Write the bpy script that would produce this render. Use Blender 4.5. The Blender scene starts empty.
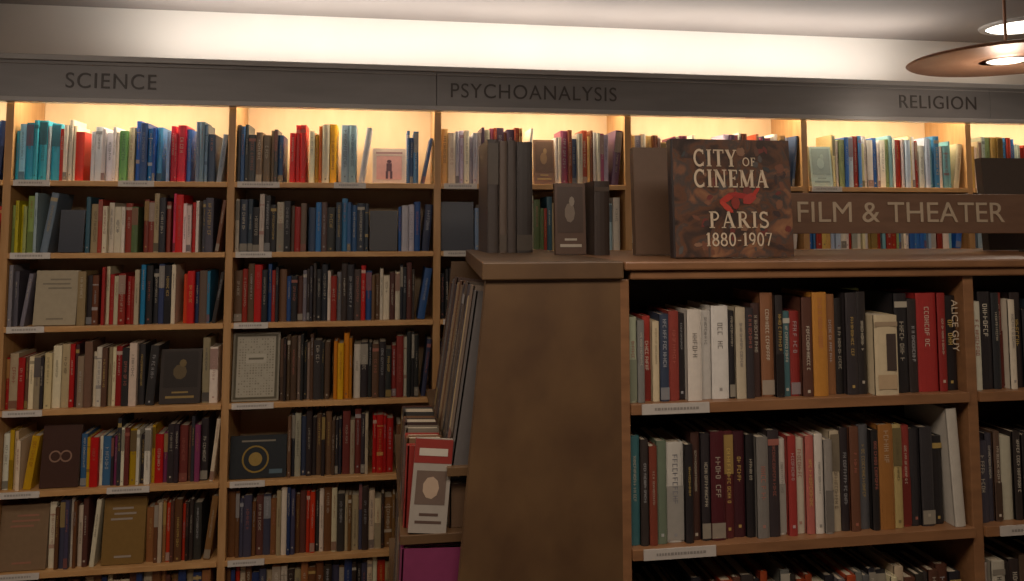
import bpy, math, random
from mathutils import Matrix, Vector, Euler
R = math.radians
def lin(c):
    if isinstance(c, str):
        c = [int(c[i:i+2], 16)/255 for i in (0, 2, 4)]
    return tuple((x/12.92 if x <= .04045 else ((x+.055)/1.055)**2.4) for x in c)+(1.0,)

# ---------------------------------------------------------------- materials
def newmat(name):
    m = bpy.data.materials.new(name); m.use_nodes = True
    n = m.node_tree.nodes; l = m.node_tree.links
    return m, n, l, n['Principled BSDF']
def mat_noise(name, c1, c2, scale=(5, 5, 5), nscale=4, rough=.55, bump=.0, detail=6, metallic=0):
    m, n, l, b = newmat(name)
    tc = n.new('ShaderNodeTexCoord'); mp = n.new('ShaderNodeMapping'); mp.inputs['Scale'].default_value = scale
    ns = n.new('ShaderNodeTexNoise'); ns.inputs['Scale'].default_value = nscale; ns.inputs['Detail'].default_value = detail
    cr = n.new('ShaderNodeValToRGB'); cr.color_ramp.elements[0].color = lin(c1); cr.color_ramp.elements[1].color = lin(c2)
    cr.color_ramp.elements[0].position = .3; cr.color_ramp.elements[1].position = .7
    l.new(tc.outputs['Object'], mp.inputs['Vector']); l.new(mp.outputs['Vector'], ns.inputs['Vector'])
    l.new(ns.outputs['Fac'], cr.inputs['Fac']); l.new(cr.outputs['Color'], b.inputs['Base Color'])
    b.inputs['Roughness'].default_value = rough; b.inputs['Metallic'].default_value = metallic
    if bump:
        bp = n.new('ShaderNodeBump'); bp.inputs['Strength'].default_value = bump; bp.inputs['Distance'].default_value = .002
        l.new(ns.outputs['Fac'], bp.inputs['Height']); l.new(bp.outputs['Normal'], b.inputs['Normal'])
    return m
def mat_attr(name, rough, var=.12):
    m, n, l, b = newmat(name)
    a = n.new('ShaderNodeAttribute'); a.attribute_name = 'Col'
    tc = n.new('ShaderNodeTexCoord')
    ns = n.new('ShaderNodeTexNoise'); ns.inputs['Scale'].default_value = 60; ns.inputs['Detail'].default_value = 3
    mr = n.new('ShaderNodeMapRange'); mr.inputs['To Min'].default_value = 1-var; mr.inputs['To Max'].default_value = 1+var
    vm = n.new('ShaderNodeVectorMath'); vm.operation = 'SCALE'
    l.new(tc.outputs['Object'], ns.inputs['Vector']); l.new(ns.outputs['Fac'], mr.inputs['Value'])
    l.new(a.outputs['Color'], vm.inputs[0]); l.new(mr.outputs['Result'], vm.inputs['Scale'])
    l.new(vm.outputs['Vector'], b.inputs['Base Color'])
    b.inputs['Roughness'].default_value = rough
    return m
def mat_emit(name, c, s):
    m, n, l, b = newmat(name)
    b.inputs['Base Color'].default_value = lin(c); b.inputs['Emission Color'].default_value = lin(c)
    b.inputs['Emission Strength'].default_value = s
    return m
WOOD = mat_noise('oak_wood', 'b58450', 'cb9d66', (2, 8, 8), 5, .42)
WOOD_V = mat_noise('oak_wood_upright', 'a87a48', 'bd9160', (10, 10, 1.2), 5, .42)
BACKP = mat_noise('bookcase_back', 'c8aa84', 'd6ba94', (3, 3, 1), 4, .6)
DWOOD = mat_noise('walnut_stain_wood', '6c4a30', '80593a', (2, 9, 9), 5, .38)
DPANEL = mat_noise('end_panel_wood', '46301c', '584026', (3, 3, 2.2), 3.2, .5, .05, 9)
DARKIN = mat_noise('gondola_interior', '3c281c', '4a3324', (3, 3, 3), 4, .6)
BAND = mat_noise('sign_band_grey', '73706f', '807d7c', (1, 4, 6), 3, .38)
TRIM = mat_noise('sign_band_trim', '96928f', 'a6a29f', (1, 4, 6), 3, .35)
WALLM = mat_noise('painted_wall', 'd3ccc4', 'dcd5cd', (1, 1, 1), 2, .8)
CEILM = mat_noise('painted_ceiling', '706864', '7a726d', (1, 1, 1), 2, .85)
FLOORM = mat_noise('carpet_floor', '3a2f2a', '4b3d35', (20, 20, 20), 10, .95, .3)
COVER = mat_attr('book_cover', .42)
PAGES = mat_noise('book_pages', 'a3967e', 'c0b49c', (40, 40, 40), 12, .85)
LETD = mat_noise('engraved_letter', '3a3533', '423c3a', (9, 9, 9), 5, .5)
LETC = mat_noise('cream_letter', 'ac9a82', 'b8a78e', (9, 9, 9), 5, .5)
SIGNW = mat_noise('sign_plank_wood', '644a3a', '705442', (2, 8, 8), 5, .42)
COPPER = mat_noise('copper_shade', 'a5745a', 'b38468', (3, 3, 3), 3, .4, 0, 4, .3)
LENS = mat_emit('lamp_lens', 'fff6e6', 5)
LENS2 = mat_emit('pendant_lens', 'fff0dc', 1.2)
TUBE = mat_emit('fluorescent_tube', 'ffe8c0', 3)
METAL = mat_noise('dark_metal', '35302d', '45403c', (5, 5, 5), 5, .4, 0, 4, .7)

# ---------------------------------------------------------------- mesh builder
class MB:
    def __init__(s): s.v = []; s.f = []; s.c = []; s.m = []
    def poly(s, pts, col=(1, 1, 1, 1), mi=0, M=None):
        b = len(s.v)
        for p in pts:
            s.v.append(tuple(M @ Vector(p)) if M is not None else tuple(p))
        s.f.append(tuple(range(b, b+len(pts)))); s.c.append(col); s.m.append(mi)
    def box(s, a, b, col=(1, 1, 1, 1), mi=0, M=None):
        x0, y0, z0 = a; x1, y1, z1 = b
        P = [(x0, y0, z0), (x1, y0, z0), (x1, y1, z0), (x0, y1, z0), (x0, y0, z1), (x1, y0, z1), (x1, y1, z1), (x0, y1, z1)]
        n = len(s.v)
        for p in P: s.v.append(tuple(M @ Vector(p)) if M is not None else p)
        for q in ((0, 3, 2, 1), (4, 5, 6, 7), (0, 1, 5, 4), (1, 2, 6, 5), (2, 3, 7, 6), (3, 0, 4, 7)):
            s.f.append(tuple(n+i for i in q)); s.c.append(col); s.m.append(mi)
    def prism(s, prof, axis_pts, col=(1, 1, 1, 1), mi=0, M=None):
        z0, z1 = axis_pts; n = len(s.v); k = len(prof)
        for z in (z0, z1):
            for (x, y) in prof:
                p = Vector((x, y, z)); s.v.append(tuple(M @ p) if M is not None else tuple(p))
        for i in range(k):
            j = (i+1) % k
            s.f.append((n+i, n+j, n+k+j, n+k+i)); s.c.append(col); s.m.append(mi)
        s.f.append(tuple(n+i for i in reversed(range(k)))); s.c.append(col); s.m.append(mi)
        s.f.append(tuple(n+k+i for i in range(k))); s.c.append(col); s.m.append(mi)
    def obj(s, name, mats, parent=None, bevel=0):
        me = bpy.data.meshes.new(name); me.from_pydata(s.v, [], s.f)
        for m in mats: me.materials.append(m)
        ca = me.color_attributes.new('Col', 'FLOAT_COLOR', 'CORNER')
        buf = []
        for f, c in zip(s.f, s.c): buf += list(c)*len(f)
        ca.data.foreach_set('color', buf)
        me.polygons.foreach_set('material_index', s.m)
        me.update()
        o = bpy.data.objects.new(name, me); bpy.context.collection.objects.link(o)
        if parent: o.parent = parent
        if bevel:
            bv = o.modifiers.new('bevel', 'BEVEL'); bv.width = bevel; bv.segments = 2; bv.limit_method = 'ANGLE'
        return o
def empty(name, loc=(0, 0, 0)):
    o = bpy.data.objects.new(name, None); o.location = loc; o.empty_display_size = .1
    bpy.context.collection.objects.link(o); return o
def text(body, name, x0, width, zc, y, cap, mat, parent=None, rot=(90, 0, 0), ext=.001, spacing=1.0, bold=0.0):
    cu = bpy.data.curves.new(name, 'FONT'); cu.body = body; cu.extrude = ext; cu.space_character = spacing; cu.offset = bold
    cu.align_x = 'CENTER'; cu.align_y = 'CENTER'; cu.size = 1
    o = bpy.data.objects.new(name, cu); bpy.context.collection.objects.link(o); cu.materials.append(mat)
    bpy.context.view_layer.update()
    d = o.dimensions
    o.scale = (width/d.x, cap/d.y, 1)
    o.rotation_euler = tuple(R(a) for a in rot); o.location = (x0+width/2, y, zc) if rot[1] == 0 else (x0, y, zc)
    if parent: o.parent = parent
    return o

# ---------------------------------------------------------------- books
def glyph_marks(mb, M, x0, z_hi, lh, n, col, rng, y=-.0006):
    """illegible printed title running down the spine."""
    lw = lh*.6; t = max(lh*.13, .0005); z = z_hi
    for i in range(n):
        if rng.random() < .16: z -= lw*.8; continue
        k = rng.randrange(5)
        def q(ax, bx, az, bz):
            mb.poly([(ax, y, z-bz), (bx, y, z-bz), (bx, y, z-az), (ax, y, z-az)], col, 0, M)
        q(x0, x0+lh, 0, t)
        if k in (0, 1, 3): q(x0+lh-t, x0+lh, 0, lw)
        if k in (1, 2, 4): q(x0+lh/2-t/2, x0+lh/2+t/2, 0, lw)
        if k in (0, 3): q(x0, x0+t, 0, lw)
        if k in (2, 3): q(x0, x0+lh, lw-t, lw)
        z -= lw+lh*.25
def mix(a, b, f): return tuple(x*(1-f)+y*f for x, y in zip(a[:3], b[:3]))+(1,)
def add_book(mb, M, w, h, d, col, mark, rng, detail=1):
    c = .0022 if w > .012 else .0014
    mb.box((0, .003, 0), (c, d, h), col, 0, M); mb.box((w-c, .003, 0), (w, d, h), col, 0, M)
    mb.box((c, .006, .003), (w-c, d-.003, h-.004), (1, 1, 1, 1), 1, M)
    b = min(.0035, w*.16)
    prof = [(0, b), (w*.14, b*.35), (w*.35, 0), (w*.65, 0), (w*.86, b*.35), (w, b), (w, b+.004), (0, b+.004)]
    mb.prism(prof, (0, h), col, 0, M)
    y = -.0005
    def band(z0, z1, cc):
        mb.poly([(.0004, y, z0), (w-.0004, y, z0), (w-.0004, y, z1), (.0004, y, z1)], cc, 0, M)
    r = rng.random()
    soft = mix(mark, col, .45)
    if r < .10: band(h*.86, h*.92, soft)
    elif r < .2: band(0.02*h, h*.16, mix(soft, (0, 0, 0), .4))
    elif r < .27: band(h*.6, h*.97, mix(soft, (0, 0, 0), .3))
    elif r < .31: band(h*.3, h*.36, soft); band(h*.8, h*.82, soft)
    elif r < .38: band(h*.02, h*rng.uniform(.35, .6), mix(col, (0, 0, 0), .45))
    if detail:
        lh = min(w*rng.uniform(.24, .42), .0125)
        z0 = h*rng.uniform(.7, .95); n = int(z0*rng.uniform(.35, .8)/(lh*.85)); n = min(n, 20)
        if rng.random() < .88: glyph_marks(mb, M, (w-lh)/2, z0, lh, n, mix(mark, col, rng.uniform(.05, .45)), rng, y=-.0009)
        if rng.random() < .3:
            s = min(w*.35, .007); zc = h*rng.uniform(.05, .12)
            mb.poly([((w-s)/2, -.0009, zc-s/2), ((w+s)/2, -.0009, zc-s/2), ((w+s)/2, -.0009, zc+s/2), ((w-s)/2, -.0009, zc+s/2)], soft, 0, M)
LM = [lin('d6cdb8'), lin('c8bea8'), lin('c8a85c'), lin('b4b4b4'), lin('b06858')]
DM = [lin('302620'), lin('8a2018'), lin('1e2c50'), lin('222222')]
def markfor(col, rng):
    L = .3*col[0]+.6*col[1]+.1*col[2]
    return rng.choice(LM) if L < .22 else rng.choice(DM)
def vary(c, rng, a=.18):
    f = rng.uniform(1-a, 1+a*1.4); L = sum(c[:3])/3
    return tuple(min(1, max(.003, (L+(x-L)*1.22)*f*rng.uniform(.93, 1.07))) for x in c[:3])+(1,)
def fill(mb, x0, x1, yf, z, h0, h1, pal, rng, w0=.014, w1=.034, d=.16, detail=1, lean=True):
    x = x0+.001; hb = rng.uniform(h0, h1)
    while True:
        w = w0+(w1-w0)*rng.random()**1.3
        if rng.random() < .35: hb = rng.uniform(h0, h1)
        h = min(h1, max(h0, hb+rng.uniform(-.02, .02)))
        if x+w > x1-.001: break
        if lean and x+w+.05 > x1 and x1-x > w+.02:
            a = math.asin(min(.3, (x1-x-w-.004)/h*.8))
            M = Matrix.Translation((x1-w*math.cos(a)-h*math.sin(a)-.001, yf+.005, z+.0005+w*math.sin(a))) @ Matrix.Rotation(a, 4, 'Y')
            if M.translation.x >= x:
                col = vary(lin(rng.choice(pal)), rng); add_book(mb, M, w, h, d, col, markfor(col, rng), rng, detail)
            break
        col = vary(lin(rng.choice(pal)), rng)
        M = Matrix.Translation((x, yf+rng.uniform(0, .024), z+.0005))
        add_book(mb, M, w, h, d*rng.uniform(.85, 1.05), col, markfor(col, rng), rng, detail)
        x += w+rng.uniform(.0004, .0016)
def ell(mb, M, cx, cz, rx, rz, col, y=-.001, n=20):
    mb.poly([(cx+rx*math.cos(2*math.pi*i/n), y, cz+rz*math.sin(2*math.pi*i/n)) for i in range(n)], col, 0, M)
def rect(mb, M, x0, z0, x1, z1, col, y=-.001):
    mb.poly([(x0, y, z0), (x1, y, z0), (x1, y, z1), (x0, y, z1)], col, 0, M)
def ring(mb, M, cx, cz, r, t, col, y=-.001, n=24):
    for i in range(n):
        a, b = 2*math.pi*i/n, 2*math.pi*(i+1)/n
        mb.poly([(cx+r*math.cos(a), y, cz+r*math.sin(a)), (cx+r*math.cos(b), y, cz+r*math.sin(b)),
                 (cx+(r-t)*math.cos(b), y, cz+(r-t)*math.sin(b)), (cx+(r-t)*math.cos(a), y, cz+(r-t)*math.sin(a))], col, 0, M)
def face_book(mb, x, y, z, w, h, t, col, style, rng, tilt=6):
    M = Matrix.Translation((x, y, z+.001+t*math.sin(R(tilt)))) @ Matrix.Rotation(R(-tilt), 4, 'X')
    mb.box((0, 0, 0), (w, .003, h), col, 0, M); mb.box((0, t-.003, 0), (w, t, h), col, 0, M)
    mb.box((0, .0025, 0), (.003, t-.0025, h), col, 0, M)
    mb.box((.003, .003, .004), (w-.004, t-.003, h-.004), (1, 1, 1, 1), 1, M)
    mk = mix(markfor(col, rng), col, .55)
    if style == 'figure':
        rect(mb, M, w*.12, h*.1, w*.88, h*.78, lin('e8a8a0')); ell(mb, M, w*.5, h*.62, w*.07, h*.05, lin('5a3040'), -.002)
        rect(mb, M, w*.42, h*.34, w*.58, h*.57, lin('5a3040'), -.002); rect(mb, M, w*.4, h*.12, w*.47, h*.34, lin('5a3040'), -.002)
        rect(mb, M, w*.53, h*.12, w*.6, h*.34, lin('5a3040'), -.002); rect(mb, M, w*.1, h*.84, w*.9, h*.9, lin('b08080'), -.002)
    elif style == 'frame':
        rect(mb, M, w*.04, h*.03, w*.96, h*.97, lin('55503e')); rect(mb, M, w*.09, h*.06, w*.91, h*.94, lin('a8a28f'), -.0015)
        for i in range(22):
            for j in range(13):
                if rng.random() < .7:
                    cx = w*(.15+.059*j); cz = h*(.1+i*.038); s_ = w*rng.uniform(.01, .022)
                    ell(mb, M, cx, cz, s_, s_, lin('837d6a'), -.002, 6)
        rect(mb, M, w*.28, h*.55, w*.72, h*.68, lin('b5af9c'), -.0025); rect(mb, M, w*.34, h*.60, w*.66, h*.63, lin('6a6554'), -.003)
    elif style == 'circle':
        ring(mb, M, w*.45, h*.45, w*.24, w*.03, lin('8a7030')); ell(mb, M, w*.45, h*.45, w*.12, w*.12, lin('957a3c'))
        rect(mb, M, w*.2, h*.86, w*.8, h*.9, lin('807868')); rect(mb, M, w*.7, h*.1, w*.93, h*.2, lin('506670'))
    elif style == 'rings':
        ring(mb, M, w*.36, h*.5, w*.16, w*.04, lin('8a6a58')); ring(mb, M, w*.64, h*.5, w*.16, w*.04, lin('8a6a58'))
    elif style == 'lines':
        for i in range(3):
            rect(mb, M, w*(.5-rng.uniform(.15, .36)), h*(.82-i*.08), w*(.5+rng.uniform(.15, .36)), h*(.85-i*.08), mk)
        rect(mb, M, w*.3, h*.1, w*.7, h*.13, mk)
    elif style == 'photo':
        rect(mb, M, w*.08, h*.3, w*.92, h*.95, mix(col, (0, 0, 0), .4))
        ell(mb, M, w*.48, h*.58, w*.17, h*.14, mix(col, mk, .3), -.002, 9); ell(mb, M, w*.55, h*.74, w*.09, h*.07, mix(col, mk, .5), -.003, 8)
        rect(mb, M, w*.15, h*.1, w*.85, h*.14, mk); rect(mb, M, w*.3, h*.19, w*.7, h*.22, mk)
    return M

# ---------------------------------------------------------------- room shell
def slab(name, a, b, mat):
    m = MB(); m.box(a, b); return m.obj(name, [mat])
slab('floor', (-3.6, -2.6, -.1), (4.4, 3.85, 0), FLOORM)
slab('ceiling', (-3.6, -2.6, 2.62), (4.4, 3.85, 2.72), CEILM)
slab('wall_back', (-3.6, 3.75, 0), (4.4, 3.85, 2.62), WALLM)
slab('wall_front', (-3.6, -2.7, 0), (4.4, -2.6, 2.62), WALLM)
slab('wall_left', (-3.7, -2.6, 0), (-3.6, 3.85, 2.62), WALLM)
slab('wall_right', (4.4, -2.6, 0), (4.5, 3.85, 2.62), WALLM)

# ---------------------------------------------------------------- wall bookcase
YF = 3.43; YB = 3.73
XU = [-1.47+.848*n for n in range(-1, 7)]
SH = [1.828, 1.541, 1.254, .933, .626, .321, .09]
bc = empty('wall_bookcase', (0, YF, 0))
def up(mb_, x, t=.03, y0=YF, y1=YB-.01, z0=0, z1=2.28): mb_.box((x-t/2, y0, z0), (x+t/2, y1, z1))
m = MB()
for x in XU: up(m, x)
o = m.obj('uprights', [WOOD_V], None, .0015); o.parent = bc; o.matrix_parent_inverse = Matrix.Translation((0, -YF, 0))
m = MB()
for i in range(len(XU)-1):
    a, b = XU[i]+.0155, XU[i+1]-.0155
    for z in SH:
        m.box((a, YF+.002, z-.018), (b, YB-.012, z))
        m.box((a, YF-.008, z-.02), (b, YF+.002, z+.001))
    m.box((a, YF+.02, 2.262), (b, YB-.012, 2.28))
o = m.obj('shelves', [WOOD], None, .001); o.parent = bc; o.matrix_parent_inverse = Matrix.Translation((0, -YF, 0))
m = MB(); m.box((XU[0]-.015, YB-.01, 0), (XU[-1]+.015, YB, 2.28))
o = m.obj('back_panel', [BACKP]); o.parent = bc; o.matrix_parent_inverse = Matrix.Translation((0, -YF, 0))
rl = random.Random(5)
m = MB()
for i in range(len(XU)-1):
    for k, z in enumerate(SH[:6]):
        offs = [.012] if rl.random() < .75 else [.012, .4]
        for of in offs:
            w = rl.uniform(.13, .17); x = XU[i]+.0155+of
            m.box((x, YF-.012, z-.021), (x+w, YF-.0085, z+.003), lin('cac4bb'), 0)
            xx = x+.02
            while xx < x+w-.03:
                ww = rl.uniform(.004, .009)
                m.poly([(xx, YF-.0126, z-.012), (xx+ww, YF-.0126, z-.012), (xx+ww, YF-.0126, z-.005), (xx, YF-.0126, z-.005)], lin('9a958e'), 1)
                xx += ww+.0025
o = m.obj('shelf_labels', [COVER, COVER]); o.parent = bc; o.matrix_parent_inverse = Matrix.Translation((0, -YF, 0))

# sign band
sb = empty('fascia_sign', (0, 3.37, 2.23))
def par(o, p): o.parent = p; o.matrix_parent_inverse = Matrix.Translation(-Vector(p.location)); return o
m = MB()
segs = [(-2.335, .215), (.217, 2.85), (2.852, 3.62)]
for a, b in segs: m.box((a, 3.375, 2.15), (b, 3.41, 2.31))
par(m.obj('board', [BAND], None, .0015), sb)
m = MB()
m.box((-2.335, 3.362, 2.302), (3.62, 3.415, 2.325)); m.box((-2.335, 3.366, 2.136), (3.62, 3.415, 2.156))
m.box((-2.335, 3.369, 2.287), (3.62, 3.376, 2.292)); m.box((-2.335, 3.408, 2.15), (3.62, 3.414, 2.31))
par(m.obj('moulding', [TRIM], None, .003), sb)
par(text('SCIENCE', 'letters_science', -1.25, .34, 2.222, 3.373, .062, LETD, spacing=1.12), sb)
par(text('PSYCHOANALYSIS', 'letters_psychoanalysis', .275, .73, 2.222, 3.373, .062, LETD, spacing=1.1), sb)
par(text('RELIGION', 'letters_religion', 2.375, .40, 2.226, 3.373, .062, LETD, spacing=1.1), sb)

# wall books -------------------------------------------------
P_TOP0 = ['5aa0b8', '4a98b0', 'c8d4dc', 'e4dccc', 'dcd4c0', 'b83028', '3a5a9a', '2a4070', '4a80a8', 'c8bfa8', '6a8a60', '8aa0b8', 'd8c8b0', 'c0c8d8', '406890', '902a30']
P_TOP1 = ['4a3a30', '34506a', 'd8d0bc', 'c03020', 'd87828', 'e0a838', 'b8c0c4', '33466a', 'e0d8c8', '6a5a48', '303438', '90a8b8']
P_TOPR = ['8a4a60', '4a3050', 'd8d0c8', 'c8a070', '6a3a28', 'e0d8c8', '30405a', '904030', 'b0a8b8', '503a50', 'c8c0b0', 'e8e0d4']
P_REL = ['e0d8c0', '7aa0a8', '3a60a0', 'd0c4a0', 'a8b8c8', '8a3028', 'c8d0c8', '5080b0', 'b89860', 'd8d0c0', 'e0dcd4', '90a070', 'e8e0d0']
P_R2 = ['8a3a30', '3a5868', '2a2a30', '9a8a6a', 'b03030', '6a7890', '4a5a38', '7a5640', '23304c', 'b0a08c', '9aaab0', 'd8d0c0', 'c8c0b0']
P_R2B = ['1c2026', '2a3a4c', '2c5080', '9a3028', '2a2a2a', 'c8c0a8', '3a6a98', '7a563c', '1e2a54', 'd0c8b8', '4a3a38', 'b83c30']
P_R3 = ['8a2a24', '2a2624', '5a4c40', '9a8868', '3a5a3c', 'a83030', '20304c', '6a2c48', 'c0b498', '302824', 'b84830', '3a3868', 'd0c8b4', '3c7090']
P_R3B = ['1e1e22', '4a2c26', '2a4470', 'a83028', '242428', '1c2026', '5a4434', '6a6a70', '28201e', 'c0b8a4', '38302c', '7a2a24', '1e1e22']
P_R4 = ['3a2424', 'a02c2a', '6a5444', 'd0c4a8', '2a2426', '5a4034', '8a7a66', '282628', 'b8a888', '8a2a2a', 'c8c0b0']
P_R4B = ['241e1e', '2a2628', '4a382c', '5a4434', '24242a', '1e2020', '6a2c28', '9a9284', '2a3040', 'c0b8a4']
P_R5 = ['a82c2a', '4a2e26', '6a4430', 'd8ccb4', '2a2428', 'b08a30', '3a5a78', '5a2c28', '2e2e34', 'b8a480', '6c3450', 'd0c8b8']
P_R6 = ['5a3c28', '6a5034', '2a2826', '3a3a4a', '9a8a70', '2c2420', '7a5238', 'b8aa90', '243052', '4c302a', 'a03a2c', 'c8beaa']
PAL = {0: [P_TOP0, P_R2, P_R3, P_R4, P_R5, P_R6, P_R6], 1: [P_TOP1, P_R2B, P_R3B, P_R4B, P_R5, P_R6, P_R6]}
BLUES = ['4a98b0', '5aa0b8', '8ac0d0', '3a88a8', 'c8d4dc']
SEG = {
 (0, 0): [(.2, BLUES), (.34, ['e4dccc', 'c04030', 'd87050', 'e8e0d4']), (.55, ['e8e4d8', 'd8d8d8', 'c8c0a8', '6a9a60', 'e0e0e8', 'a0b0c8']), (.7, ['3a70b0', '2a5098', '5a9ac8', 'e0e0e0', '284070']), (.84, ['c83848', '4a70b0', 'e0d8d8', 'b03040', '88a0c8']), (1.0, ['6a8098', '8a98a8', '405878', 'c8d0d8', '30405a'])],
 (1, 0): [(.26, ['34506a', '303438', '6a5a48', '2c4870', '4a3a30']), (.36, ['c03020', 'b83a28', '902a30']), (.52, ['e0a838', 'd87828', 'e8c860', 'c89040', 'e8dcc0']), (.68, ['e0d8c8', 'b8c0c4', '90a8b8', 'e8e0d0']), (1.0, ['33466a', '4a6a90', '2a3858', '6a88a8'])],
 (0, 1): [(.1, ['8a9060', 'a8a040', '7a8a50']), (.21, ['5a6470', '6a7a88', '8a9aa0']), (.6, P_R2), (.74, ['7a3830', '9a8a70', '2a2a30', 'c8bca4']), (.88, ['b83048', 'c85068', 'b02830', 'd07080', 'd8c8c0']), (1.0, ['404048', '8a9aa0', '6a4a3a', 'c8d0d0'])],
 (1, 1): [(.36, ['1c1c20', '2a2a2a', '26303c', '5a4a40', '8a2a28', 'b0a898']), (.5, P_R2B), (.67, ['2c4870', '3a5a80', '2a5080', '26303c', '4a78a0']), (1.0, ['2a4a80', 'b0b0b0', 'c8c0b8', '1e2a44', '5a6878'])],
 (0, 2): [(.11, ['6a6a70', '8a8884', '4a4a50']), (.42, ['241e1e', '2a2624', '4a5a30', '5a3424', '8a7a5a']), (.6, ['9a3030', '7a2a24', 'b8ac94', 'b8643c']), (.8, ['1e1e22', '2a3450', 'c0b8a4', '2a6a90']), (1.0, P_R3)],
 (1, 3): [(.5, ['241e1e', '2a2628', '1e2020', '4a382c', '6a5a50']), (.6, ['c0983a', 'c07828', 'a86a28']), (1.0, P_R4B)],
 (1, 4): [(.55, P_R4B), (.7, ['3a2a26', '5a2c28', '2a2428', 'a0927a']), (.82, ['a03028', '8a2c2a', '982a28']), (1.0, ['3a5a48', '8a6a40', '2a2428', '5a3c2c'])],
}
FO = {(1, 0): [(.68, .86, .15, 'e8d0c0', 'figure')], (1, 1): [(.67, .82, .17, '1c1a1e', 'plain')], (0, 2): [(.11, .31, .215, 'a0947a', 'lines')],
      (0, 1): [(.21, .33, .17, '1e2634', 'plain')],
      (0, 3): [(.70, .90, .215, '352e2a', 'photo')], (1, 3): [(.0, .235, .275, '8a8472', 'frame')], (0, 4): [(.17, .35, .235, '3c241c', 'rings')],
      (1, 4): [(.0, .28, .165, '1e2428', 'circle')], (0, 5): [(.0, .22, .24, '7a6248', 'lines'), (.46, .66, .25, '7a5c2c', 'lines')],
      (2, 0): [(.50, .62, .20, '7a5a48', 'photo')], (2, 1): [(.0, .18, .21, '28303e', 'plain')], (4, 0): [(.03, .17, .19, 'a8c0b8', 'photo')]}
HR = [(.20, .25), (.185, .24), (.185, .24), (.2, .268), (.19, .262), (.2, .268), (.12, .17)]
for s in range(len(XU)-1):
    sec = s-1; a = XU[s]+.017; b = XU[s+1]-.017; W = b-a
    rng = random.Random(100+s*17); mb = MB()
    for r in range(6):
        if sec >= 3 and r > 3: continue
        h0, h1 = HR[r]; pal = PAL[0 if sec in (0,) else 1][r]
        if sec == -1: pal = PAL[0][r]
        if r == 0 and sec in (2, 3): pal = P_TOPR
        if r == 0 and sec >= 4: pal = P_REL
        if r == 1 and sec >= 2: pal = P_R2 if sec != 4 else P_REL
        sg = SEG.get((sec, r), [(1.0, pal)])
        fos = sorted(FO.get((sec, r), []))
        cuts = sorted(set([0.0, 1.0]+[f for f, _ in sg]+[q for f in fos for q in f[:2]]))
        for c0, c1 in zip(cuts, cuts[1:]):
            fo = [f for f in fos if abs(f[0]-c0) < 1e-6]
            if any(f[0] < c0-1e-6 and c0 < f[1]-1e-6 for f in fos): continue
            if fo:
                f0, f1, hh, c, st_ = fo[0]
                face_book(mb, a+f0*W+.002, YF+.02, SH[r], (f1-f0)*W-.006, hh, .022, lin(c), st_, rng); continue
            p = [q for f, q in sg if f >= c1-1e-6][0]
            nextfo = any(abs(f[0]-c1) < 1e-6 for f in fos) or c1 == 1.0
            fill(mb, a+c0*W, a+c1*W, YF+.012, SH[r], h0, h1, p, rng, .011, .032, lean=nextfo)
    mb.obj('shelved_books', [COVER, PAGES])
mb = MB(); rng = random.Random(9)
for s in range(0, 4):
    fill(mb, XU[s]+.018, XU[s+1]-.018, YF+.012, SH[6], .17, .2, P_R6, rng, .015, .035, lean=False)
mb.obj('shelved_books', [COVER, PAGES])

# ---------------------------------------------------------------- gondola (front island)
GY = 1.84; GT = 1.566
gd = empty('island_bookcase', (.55, GY, 0))
m = MB()
m.box((.552, GY, 0), (.575, 2.60, 1.523)); m.box((1.454, GY, 0), (1.482, 2.60, 1.523)); m.box((2.36, GY, 0), (2.388, 2.60, 1.523))
par(m.obj('uprights', [DWOOD], None, .0015), gd)
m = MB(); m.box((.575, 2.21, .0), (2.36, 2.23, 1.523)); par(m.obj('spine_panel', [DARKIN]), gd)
m = MB()
GS = [1.2325, .904, .575, .2]
for a, b in ((.5755, 1.4535), (1.4825, 2.3595)):
    for z in GS:
        m.box((a, GY+.002, z-.02), (b, 2.21, z)); m.box((a, GY-.008, z-.023), (b, GY+.002, z+.001)); m.box((a, 2.23, z-.02), (b, 2.598, z))
par(m.obj('shelves', [DWOOD], None, .001), gd)
m = MB()
m.box((.56, GY-.022, 1.545), (2.41, 2.63, GT)); m.box((.575, GY-.012, 1.523), (2.40, 2.61, 1.545))
par(m.obj('top_board', [DWOOD], None, .004), gd)
def prism_z(mb_, prof, z0, z1): mb_.prism(prof, (z0, z1))
m = MB(); prism_z(m, [(.224, GY-.012), (.5595, GY-.012), (.5595, 2.80), (.285, 2.80)], 1.5255, GT)
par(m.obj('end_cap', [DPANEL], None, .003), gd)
m = MB()
prof = [(.102, 0), (.5515, 0), (.5515, 1.5245), (.236, 1.5245)]
def prism_y(mb_, prof, y0, y1, mi=0):
    n = len(mb_.v); k = len(prof)
    for y in (y0, y1):
        for x, z in prof: mb_.v.append((x, y, z))
    for i in range(k):
        j = (i+1) % k; mb_.f.append((n+i, n+j, n+k+j, n+k+i)); mb_.c.append((1,)*4); mb_.m.append(mi)
    mb_.f.append(tuple(n+i for i in range(k))); mb_.f.append(tuple(n+k+i for i in reversed(range(k))))
    mb_.c += [(1,)*4]*2; mb_.m += [mi]*2
prism_y(m, prof, GY, GY+.028); prism_y(m, prof, 2.76, 2.788)
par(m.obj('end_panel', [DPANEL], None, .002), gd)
m = MB()
m.box((.40, GY+.028, 0), (.42, 2.76, 1.524))
m.box((.150, GY+.029, 1.08), (.40, 2.76, 1.1)); m.box((.045, GY+.029, .935), (.40, 2.76, .955)); m.box((.03, GY+.029, .6), (.40, 2.76, .62)); m.box((.02, GY+.029, .1), (.40, 2.76, .12))
par(m.obj('side_shelves', [DPANEL], None, .001), gd)
m = MB(); rl = random.Random(8)
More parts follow.
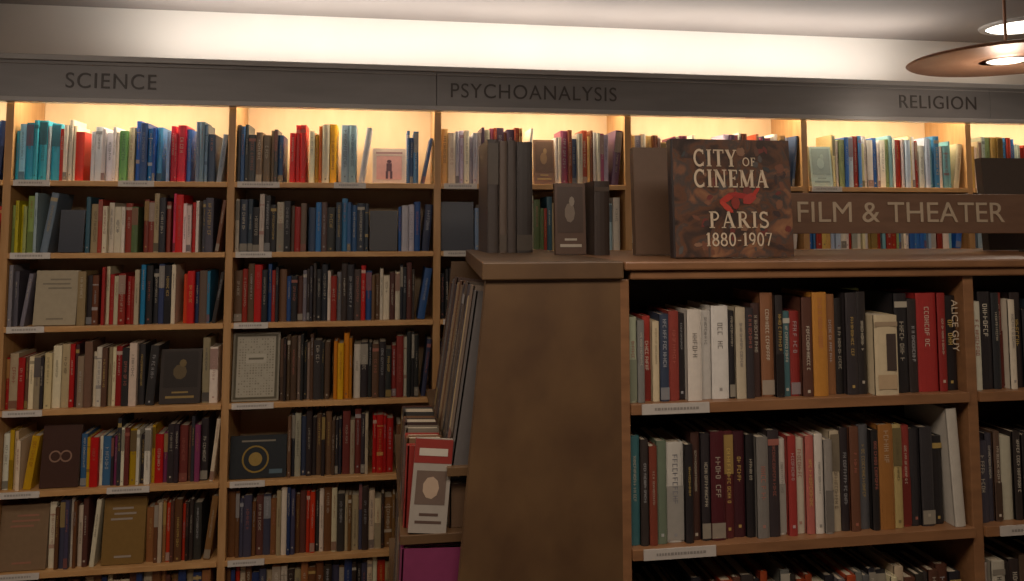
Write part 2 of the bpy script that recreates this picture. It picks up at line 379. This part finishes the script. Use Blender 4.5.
for (x, w, z) in ((.60, .165, 1.2325), (.60, .175, .904), (1.52, .1, .904)):
    m.box((x, GY-.012, z-.022), (x+w, GY-.0085, z+.002), lin('a8a29a'), 0)
    xx = x+.03
    while xx < x+w-.03:
        ww = rl.uniform(.004, .008)
        m.poly([(xx, GY-.0126, z-.013), (xx+ww, GY-.0126, z-.013), (xx+ww, GY-.0126, z-.007), (xx, GY-.0126, z-.007)], lin('7a756f'), 0); xx += ww+.002
par(m.obj('shelf_labels', [COVER]), gd)

def place(mb, lst, x0, x1, yf, z, rng, lean_last=0):
    tot = sum(w for w, *_ in lst); k = (x1-x0)/tot; x = x0; pos = []
    for i, (w, h, c) in enumerate(lst):
        W = w*k-.0012; col = lin(c); M = Matrix.Translation((x, yf+rng.uniform(0, .02), z+.0005))
        pos.append((x, W))
        add_book(mb, M, W, h/1000, .155, col, markfor(col, rng), rng)
        x += w*k
    return pos
rng = random.Random(3)
row1 = [(8, 200, '8a9078'), (7, 192, '6a6a66'), (8, 200, '8a2a22'), (7, 188, 'b8a888'), (9, 205, '2a3446'), (10, 212, '7a3028'), (7, 205, '1e1a1c'),
        (14, 215, 'c0b8ac'), (11, 212, 'aca8a0'), (17, 222, 'c4c0b8'), (6, 210, '1c1a1c'), (10, 218, 'a89c84'), (8, 216, '2c282a'), (9, 226, '3a2824'),
        (13, 252, '7a5036'), (8, 246, '242020'), (8, 206, '38585c'), (10, 206, '7a2420'), (11, 240, '4a2c22'), (15, 252, 'a8702c'), (11, 246, '7a5030'),
        (9, 236, '1c1a1a'), (12, 250, '2a2628'), (10, 252, '221e1e')]
row1b = [(14, 246, '1c1a1c'), (10, 232, '26201f'), (22, 246, '8e2624'), (9, 246, '7a1e1c'), (14, 238, '1c1a1c')]
mb = MB()
place(mb, row1, .578, 1.196, GY+.012, GS[0], rng)
M = Matrix.Translation((1.202, GY-.004, GS[0]+.0005)); add_book(mb, M, .062, .195, .15, lin('b8a888'), lin('5a3a2a'), rng, 0)
rect(mb, M, .030, .06, .056, .15, lin('3a302c'), -.0012); rect(mb, M, .006, .015, .056, .05, lin('a89070'), -.0012)
M = Matrix.Translation((1.205, GY+.152, GS[0]+.0005)); add_book(mb, M, .058, .25, .04, lin('a8b878'), lin('8a2018'), rng)
pos = place(mb, row1b, 1.272, 1.451, GY+.012, GS[0], rng)
row2 = [(10, 250, '30585c'), (8, 242, '2a2422'), (8, 226, '6a3022'), (10, 236, '5a6654'), (17, 230, 'b0aca2'), (8, 226, '1c1a1c'), (9, 250, '3a241e'), (9, 248, '242022'),
        (14, 252, '40141a'), (10, 250, '481a1c'), (12, 248, '34141a'), (9, 240, '1a181a'), (12, 236, '6a6660'), (12, 250, '2c2628'), (8, 226, 'b8b0a4'), (9, 235, '8a2c28'),
        (10, 226, 'b8ac98'), (9, 232, 'a0554c'), (9, 236, 'c0b8ac'), (9, 222, '807a72'), (10, 240, 'a89a80'), (9, 246, '262022'), (10, 250, '5a3828'), (12, 252, '4a4a4c'),
        (8, 240, '1c1a1a'), (16, 252, '8a5a2a'), (10, 250, 'a08c58'), (10, 246, '7a2a24'), (10, 236, '242224'), (14, 240, '2a282a'), (12, 216, '1c1a1c')]
place(mb, row2, .578, 1.40, GY+.012, GS[1], rng)
a = R(-3.0)
M = Matrix.Translation((1.411, GY+.004, GS[1]+.0005)) @ Matrix.Rotation(a, 4, 'Y'); add_book(mb, M, .028, .288, .17, lin('a8a296'), lin('9a9488'), rng, 0)
fill(mb, .578, 1.45, GY+.012, GS[2], .2, .25, ['2a2624', '4a3028', 'b0a890', '1c1c20', '7a3a2a', '5a5a58'], rng, .016, .034, lean=False)
ob = mb.obj('shelved_books', [COVER, PAGES])
ax, aw = pos[-1]
t = text('ALICE GUY', 'spine_title', ax+aw/2, .13, GS[0]+.165, GY+.008, .017, LETC, ob, (90, 90, 0), .0003)
mb = MB()
fill(mb, 1.485, 2.35, GY+.012, GS[0], .2, .25, ['1c1a1c', '26201f', '5a2420', 'b8b0a0', '1c1c20', '5a3a2a', '3a4450', '201c1e'], rng, .018, .04)
fill(mb, 1.485, 2.35, GY+.012, GS[1], .2, .25, ['1c1a1c', '4a3a30', 'a8a094', '26201f', '201c1e', '34343a'], rng, .018, .04)
fill(mb, 1.485, 2.35, GY+.012, GS[2], .2, .25, ['1c1a1c', '4a3a30', 'a8a094', '26201f'], rng, .018, .04)
mb.obj('shelved_books', [COVER, PAGES])

mb = MB(); rng = random.Random(21)
def side_row(y0, lst, X, z, tilt, dmul=1):
    y = y0
    for (w, h, d, c, dx) in lst:
        if y+w > 2.755: break
        M = Matrix.Translation((X+dx, y+w, z+.001)) @ Matrix.Rotation(R(-90), 4, 'Z') @ Matrix.Rotation(R(-tilt), 4, 'X')
        col = lin(c); add_book(mb, M, w, h, d*dmul, col, markfor(col, rng), rng); y += w+.002
side_row(1.885, [(.035, .40, .17, '54504e', 0), (.05, .41, .17, '6a5c50', -.004), (.02, .38, .17, 'a08c68', -.003), (.045, .405, .17, '3c3a40', -.002), (.05, .41, .17, '4a4038', -.004),
                 (.03, .38, .17, '8a6a44', 0), (.05, .40, .17, '2e2e34', 0), (.05, .39, .17, '6a5a48', 0), (.05, .40, .17, '5a4030', 0), (.05, .39, .17, '8a7458', 0), (.05, .38, .17, '30303a', 0),
                 (.05, .40, .17, '4a3a34', 0), (.05, .39, .17, '5a5a5a', 0), (.05, .38, .17, '3a2a2a', 0)], .158, 1.1, 8)
# paperbacks standing on the outer lip; the nearest shows a red and pale cover
M = Matrix.Translation((.062, 1.872, .9605)) @ Matrix.Rotation(R(5), 4, 'Y') @ Matrix.Rotation(R(-4), 4, 'X')
cw, ch, ct = .086, .205, .018
mb.box((0, 0, 0), (cw, .002, ch), lin('8f877c'), 0, M); mb.box((0, ct-.002, 0), (cw, ct, ch), lin('8f877c'), 0, M); mb.box((0, .002, 0), (.002, ct-.002, ch), lin('7a2a24'), 0, M)
mb.box((.002, .002, .003), (cw-.003, ct-.002, ch-.003), (1, 1, 1, 1), 1, M)
rect(mb, M, 0, ch*.74, cw, ch, lin('7a2620'), -.0006); rect(mb, M, cw*.12, ch*.82, cw*.88, ch*.9, lin('b0a89a'), -.0012)
rect(mb, M, cw*.1, ch*.3, cw*.9, ch*.66, lin('5c4c42'), -.0006); ell(mb, M, cw*.5, ch*.48, cw*.22, ch*.12, lin('a08a74'), -.0012, 9)
rect(mb, M, cw*.15, ch*.1, cw*.85, ch*.13, lin('4a3830'), -.0006); rect(mb, M, cw*.25, ch*.18, cw*.75, ch*.21, lin('4a3830'), -.0006)
side_row(1.915, [(.02, .185, .09, '8a2a24', 0), (.02, .175, .085, '2a2a30', 0), (.03, .19, .085, '6a4a34', 0), (.03, .165, .085, '3a2a2a', 0), (.03, .18, .085, '8c2e26', 0),
                (.03, .19, .085, '6a6256', 0), (.03, .17, .085, '2a3040', 0), (.05, .19, .085, '3a2a26', 0), (.06, .18, .085, '6a4a30', 0), (.06, .19, .085, '2a2a2a', 0), (.06, .18, .085, '4a2a24', 0)], .052, .955, 2)
side_row(1.90, [(.02, .098, .16, '5a4432', 0), (.02, .11, .16, '3a2c30', 0), (.025, .115, .16, '6a3428', 0), (.03, .11, .16, '2c3038', 0), (.03, .105, .16, '6a5a48', 0), (.03, .115, .16, '3a2a26', 0), (.04, .11, .16, '4a3a30', 0)], .155, .955, 0)
side_row(1.872, [(.025, .305, .18, '702a4c', 0), (.03, .3, .17, '4a2448', 0), (.05, .29, .17, '2a2a30', 0), (.05, .3, .17, '7a3020', 0), (.06, .3, .17, '30343a', 0), (.06, .28, .17, '8a7a60', 0),
                 (.06, .3, .17, '2a2a30', 0), (.06, .3, .17, '2a2a30', 0), (.06, .3, .17, '4a3a30', 0)], .036, .62, 2)
mb.obj('shelved_books', [COVER, PAGES])

# ---------------------------------------------------------------- display books on the island top
rng = random.Random(4)
def single(name, fn, mats=None):
    mbx = MB(); fn(mbx); return mbx.obj(name, mats or [COVER, PAGES])
for (x, w, h, c, dy) in ((.318, .034, .352, '3c3430', .012), (.354, .022, .346, '5a4c42', 0), (.378, .028, .35, '463d38', .008), (.408, .050, .345, '2e2825', .003)):
    single('art_book', lambda q: (add_book(q, Matrix.Translation((x, 2.45+dy, GT+.0005)), w, h, .24, lin(c), lin('6a5e50'), rng, 0)))
def small1(q): face_book(q, .487, 2.25, GT, .09, .205, .02, lin('4a3426'), 'photo', rng, 4)
single('paperback_book', small1)
def small2(q):
    add_book(q, Matrix.Translation((.588, 2.2, GT+.0005)), .045, .21, .13, lin('2c211b'), lin('4a3c30'), rng, 0)
single('paperback_book', small2)
single('hardcover_book', lambda q: face_book(q, .70, 2.17, GT, .25, .305, .03, lin('5c4636'), 'plain', rng, 4))
single('hardcover_book', lambda q: face_book(q, 2.0, 2.40, GT, .24, .312, .03, lin('463c36'), 'plain', rng, 4))

# City of Cinema catalogue -----------------------------------
m_, n_, l_, b_ = newmat('catalogue_cover_print')
tc = n_.new('ShaderNodeTexCoord'); mp = n_.new('ShaderNodeMapping'); mp.inputs['Scale'].default_value = (9, 9, 10)
ns = n_.new('ShaderNodeTexNoise'); ns.inputs['Scale'].default_value = 1.7; ns.inputs['Detail'].default_value = 10; ns.inputs['Distortion'].default_value = .8
cr = n_.new('ShaderNodeValToRGB'); e = cr.color_ramp.elements
e[0].position = .30; e[0].color = lin('26201f'); e[1].position = .76; e[1].color = lin('8e6648')
for p, c in ((.42, '3c2f2a'), (.5, '5a3c2c'), (.56, '403a37'), (.64, '704c38')):
    x = e.new(p); x.color = lin(c)
l_.new(tc.outputs['Object'], mp.inputs[0]); l_.new(mp.outputs[0], ns.inputs['Vector']); l_.new(ns.outputs['Fac'], cr.inputs['Fac']); l_.new(cr.outputs['Color'], b_.inputs['Base Color'])
b_.inputs['Roughness'].default_value = .3
cat = empty('exhibition_catalogue_book', (.727, 1.93, GT+.004)); cat.rotation_euler = (R(-3), 0, R(1))
W, H, T = .322, .303, .04
m = MB(); m.box((0, 0, 0), (W, .003, H)); o = m.obj('front_cover', [m_], cat, .0008)
m = MB(); m.box((0, T-.003, 0), (W, T, H), lin('241c1c')); m.prism([(-.003, T/2-.012), (-.003, T/2+.012), (.001, T-.002), (.003, T-.002), (.003, .002), (.001, .002)], (0, H), lin('241c1c'))
m.obj('back_cover_and_spine', [COVER], cat)
m = MB(); m.box((.004, .0035, .004), (W-.005, T-.0035, H-.004)); m.obj('page_block', [PAGES], cat)
m = MB(); rr = random.Random(2); red = lin('a02a20')
def blob(cx, cz, rx, rz, ang, col, y=-.0006, j=.12):
    pts = []
    for i in range(22):
        t_ = 2*math.pi*i/22; q = 1+rr.uniform(-j, j)
        px, pz = rx*q*math.cos(t_), rz*q*math.sin(t_)
        pts.append((cx+px*math.cos(ang)-pz*math.sin(ang), y, cz+px*math.sin(ang)+pz*math.cos(ang)))
    m.poly(pts, col)
blob(.145, .152, .026, .008, .5, red, -.0010); blob(.178, .158, .03, .007, -.15, lin('8a2420'), -.0012); blob(.205, .150, .02, .012, .5, lin('98302a'), -.0014); blob(.14, .128, .022, .007, -.7, lin('a83426'), -.0016)
blob(.165, .138, .012, .016, 0, lin('7a2820'), -.0018); blob(.222, .168, .016, .005, .9, red, -.002)
for i in range(60):
    cx, cz = rr.uniform(.012, W-.012), rr.uniform(.012, H-.012)
    blob(cx, cz, rr.uniform(.003, .012), rr.uniform(.004, .014), rr.uniform(-.6, .6), mix(lin(rr.choice(['2c3436', '7a5038', '6a2a24', '704430', '342828', '86624a', '5a3a2c', '4c4a48'])), lin('3a2c28'), .25), -.0004-.00001*i, .2)
m.obj('cover_artwork', [COVER], cat)
def arc(cx, cy, rx, ry, a0, a1, n=14): return [(cx+rx*math.cos(R(a0+(a1-a0)*i/n)), cy+ry*math.sin(R(a0+(a1-a0)*i/n))) for i in range(n+1)]
TK, TN, SF = .17, .075, .055
def st(p, w=TK): return ('s', p, w)
def stem(x, y0=0, y1=1, s0=1, s1=1):
    r = [st([(x, y0), (x, y1)])]
    if s0: r.append(st([(x-.17, y0+SF/2), (x+.17, y0+SF/2)], SF))
    if s1: r.append(st([(x-.17, y1-SF/2), (x+.17, y1-SF/2)], SF))
    return r
G = {
 'I': (.38, stem(.19)), 'T': (.76, stem(.38, s1=0)+[st([(.02, .96), (.74, .96)], TN), st([(.05, .98), (.05, .78)], SF), st([(.71, .98), (.71, .78)], SF)]),
 'Y': (.8, stem(.4, 0, .45, 1, 0)+[st([(.12, .98), (.4, .42)], TK), st([(.68, .98), (.4, .42)], TN), st([(0, .97), (.26, .97)], SF), st([(.54, .97), (.8, .97)], SF)]),
 'F': (.66, stem(.2)+[st([(.2, .96), (.62, .96)], TN), st([(.2, .52), (.48, .52)], TN), st([(.61, .98), (.61, .76)], SF), st([(.48, .42), (.48, .62)], SF)]),
 'E': (.68, stem(.2)+[st([(.2, .96), (.62, .96)], TN), st([(.2, .52), (.48, .52)], TN), st([(.2, .04), (.64, .04)], TN), st([(.61, .98), (.61, .76)], SF), st([(.48, .42), (.48, .62)], SF), st([(.63, .02), (.63, .24)], SF)]),
 'N': (.88, [st([(.15, 0), (.15, 1)], TN), st([(.15, .98), (.72, .02)], TK), st([(.73, 0), (.73, 1)], TN), st([(0, .03), (.3, .03)], SF), st([(0, .97), (.25, .97)], SF), st([(.58, .97), (.88, .97)], SF)]),
 'M': (1.05, [st([(.16, 0), (.16, 1)], TN), st([(.16, .98), (.52, .05)], TK), st([(.88, .98), (.52, .05)], TN), st([(.88, 0), (.88, 1)], TK), st([(0, .03), (.3, .03)], SF), st([(.7, .03), (1.05, .03)], SF), st([(0, .97), (.25, .97)], SF), st([(.8, .97), (1.05, .97)], SF)]),
 'A': (.88, [st([(.14, .02), (.44, 1)], TN), st([(.74, .02), (.44, 1)], TK), st([(.24, .34), (.62, .34)], TN), st([(0, .03), (.28, .03)], SF), st([(.56, .03), (.88, .03)], SF)]),
 'C': (.82, [st(arc(.45, .5, .34, .46, 50, 310, 20), .13), st([(.7, .98), (.7, .72)], SF), st([(.7, .02), (.7, .26)], SF)]),
 'O': (.92, [st(arc(.46, .5, .37, .46, 0, 360, 28), .13)]),
 'P': (.7, stem(.2)+[st([(.2, .965)]+arc(.36, .73, .24, .235, 90, -90, 10)+[(.2, .495)], .1)]),
 'R': (.84, stem(.2)+[st([(.2, .965)]+arc(.36, .74, .23, .225, 90, -90, 10)+[(.2, .515)], .1), st([(.4, .52), (.72, .03)], TK), st([(.62, .03), (.86, .03)], SF)]),
 'S': (.64, [st(arc(.32, .73, .22, .22, 35, 270, 12)+arc(.32, .26, .24, .22, 90, -145, 12)[0:], .13), st([(.53, .98), (.53, .76)], SF), st([(.09, .02), (.09, .26)], SF)]),
 '1': (.44, stem(.24, s1=0)+[st([(.24, .96), (.06, .84)], TN)]),
 '8': (.64, [st(arc(.32, .74, .2, .21, 0, 360, 20), .12), st(arc(.32, .27, .25, .23, 0, 360, 20), .12)]),
 '0': (.64, [st(arc(.32, .5, .24, .46, 0, 360, 24), .12)]),
 '9': (.64, [st(arc(.32, .68, .23, .27, 0, 360, 20), .12), st(arc(.05, .6, .5, .58, 10, -60, 10), .1)]),
 '7': (.6, [st([(.05, .95), (.56, .95), (.24, .02)], .11), st([(.06, .97), (.06, .76)], SF)]),
 '-': (.4, [st([(.05, .42), (.35, .42)], TN)]), ' ': (.34, [])}
def stroke_poly(mb, pts, w, sx, sy, ox, oz, col, y):
    P = [Vector((p[0]*sx, p[1]*sy)) for p in pts]; hw = w*sy/2; L = []
    for i, p in enumerate(P):
        d = (P[min(i+1, len(P)-1)]-P[max(i-1, 0)])
        if i == 0 or i == len(P)-1:
            if (Vector(P[0])-Vector(P[-1])).length < 1e-6: d = P[1]-P[-2]
        d = d.normalized() if d.length > 0 else Vector((1, 0)); nn = Vector((-d.y, d.x))*hw; L.append((p+nn, p-nn))
    for (a, b), (c, d) in zip(L, L[1:]):
        mb.poly([(ox+q.x, y, oz+q.y) for q in (a, b, d, c)], col)
def serif(mb, s, cx, z, h, width, col, y=-.0026):
    tot = sum(G[c][0] for c in s)+.1*(len(s)-1); sx = width/tot; x = cx-width/2
    for c in s:
        for (_, pts, w) in G[c][1]: stroke_poly(mb, pts, w, sx, h, x, z, col, y)
        x += (G[c][0]+.1)*sx
m = MB(); cc = lin('c0ae94')
serif(m, 'CITY', .113, .232, .044, .12, cc); serif(m, 'OF', .206, .234, .022, .036, cc)
serif(m, 'CINEMA', .155, .178, .046, .205, cc)
serif(m, 'PARIS', .172, .074, .042, .165, cc); serif(m, '1880-1907', .17, .028, .034, .18, cc)
m.obj('title_lettering', [COVER], cat)

# FILM & THEATER sign
fs = empty('film_and_theater_sign', (1.18, 2.25, GT))
m = MB(); m.box((1.16, 2.25, 1.626), (2.34, 2.272, 1.749)); par(m.obj('plank', [SIGNW], None, .002), fs)
m = MB()
for x in (1.17, 2.05):
    m.box((x, 2.274, GT+.0005), (x+.03, 2.29, 1.72)); m.box((x-.02, 2.262, GT+.0005), (x+.05, 2.31, GT+.006))
par(m.obj('posts', [METAL], None, .001), fs)
par(text('FILM & THEATER', 'letters', 1.228, .70, 1.688, 2.248, .062, LETC, bold=.0), fs)

# ---------------------------------------------------------------- lamps
def lathe(name, prof, mat, parent, n=48):
    mbx = MB()
    for i in range(n):
        a, b = 2*math.pi*i/n, 2*math.pi*(i+1)/n
        for (r0, z0), (r1, z1) in zip(prof, prof[1:]):
            mbx.poly([(r0*math.cos(a), r0*math.sin(a), z0), (r0*math.cos(b), r0*math.sin(b), z0), (r1*math.cos(b), r1*math.sin(b), z1), (r1*math.cos(a), r1*math.sin(a), z1)])
    o = mbx.obj(name, [mat]); o.parent = parent; return o
pl = empty('pendant_lamp', (2.50, 2.86, 2.325))
lathe('copper_shade', [(.05, .05), (.09, .046), (.25, .03), (.36, .006), (.37, 0), (.36, -.006), (.25, -.004), (.12, -.002), (.10, -.006)], COPPER, pl)
lathe('glass_lens', [(.0001, -.016), (.03, -.014), (.06, -.010), (.072, -.005)], LENS2, pl)
lathe('stem', [(.006, .04), (.006, .29)], COPPER, pl, 16); lathe('ceiling_rose', [(.0001, .27), (.05, .272), (.055, .294)], COPPER, pl)
dl = empty('recessed_downlight', (3.04, 3.38, 2.6185))
lathe('lens', [(.0001, -.012), (.14, -.01), (.15, -.004)], LENS, dl); lathe('rim', [(.15, -.012), (.175, -.008), (.18, 0)], TRIM, dl)

def area(name, loc, rot, sx, sy, e, c, parent=None, spread=180):
    L = bpy.data.lights.new(name, 'AREA'); L.shape = 'RECTANGLE'; L.size = sx; L.size_y = sy; L.energy = e; L.color = c; L.spread = R(spread)
    o = bpy.data.objects.new(name, L); o.location = loc; o.rotation_euler = tuple(R(a) for a in rot); bpy.context.collection.objects.link(o)
    return o
for i in range(len(XU)-1):
    xc = (XU[i]+XU[i+1])/2
    f = empty('fluorescent_fixture', (xc, 3.44, 2.24))
    mt = MB()
    for k_ in range(12):
        a, b = 2*math.pi*k_/12, 2*math.pi*(k_+1)/12
        mt.poly([(-.38, .008*math.cos(a), .008*math.sin(a)), (.38, .008*math.cos(a), .008*math.sin(a)), (.38, .008*math.cos(b), .008*math.sin(b)), (-.38, .008*math.cos(b), .008*math.sin(b))])
    o = mt.obj('tube', [TUBE]); o.parent = f
    area('shelf_strip_light', (xc, 3.455, 2.222), (12, 0, 0), .76, .03, 5.2, (1, .82, .56))
area('cove_uplight', (.75, 3.50, 2.335), (180, 0, 0), 3.6, .12, 23, (1, .93, .84))
area('ceiling_light', (.1, .7, 2.58), (0, 0, 0), 1.8, .6, 31, (1, .81, .66))
area('ceiling_light', (-1.6, 1.7, 2.58), (0, 0, 0), 1.4, .4, 15, (1, .81, .66))
area('ceiling_light', (2.2, .6, 2.58), (0, 0, 0), 1.2, .4, 8, (1, .78, .60))
L = bpy.data.lights.new('pendant_glow', 'POINT'); L.energy = 3; L.color = (1, .84, .68); L.shadow_soft_size = .06
o = bpy.data.objects.new('pendant_glow', L); o.location = (2.50, 2.86, 2.2); bpy.context.collection.objects.link(o)

w = bpy.data.worlds.new('World'); bpy.context.scene.world = w; w.use_nodes = True
w.node_tree.nodes['Background'].inputs[0].default_value = (.5, .42, .36, 1); w.node_tree.nodes['Background'].inputs[1].default_value = .1

# ---------------------------------------------------------------- camera
cam = bpy.data.cameras.new('camera'); co = bpy.data.objects.new('camera', cam); bpy.context.collection.objects.link(co)
co.location = (0, 0, 1.65); co.rotation_euler = (R(90+4.3), 0, R(-9.1))
cam.sensor_fit = 'HORIZONTAL'; cam.sensor_width = 36; cam.lens = 800/1024*36; cam.shift_y = -125/1024; cam.clip_start = .05
bpy.context.scene.camera = co
sc = bpy.context.scene
sc.view_settings.view_transform = 'Standard'; sc.view_settings.look = 'None'; sc.view_settings.exposure = 0; sc.view_settings.gamma = 1.1
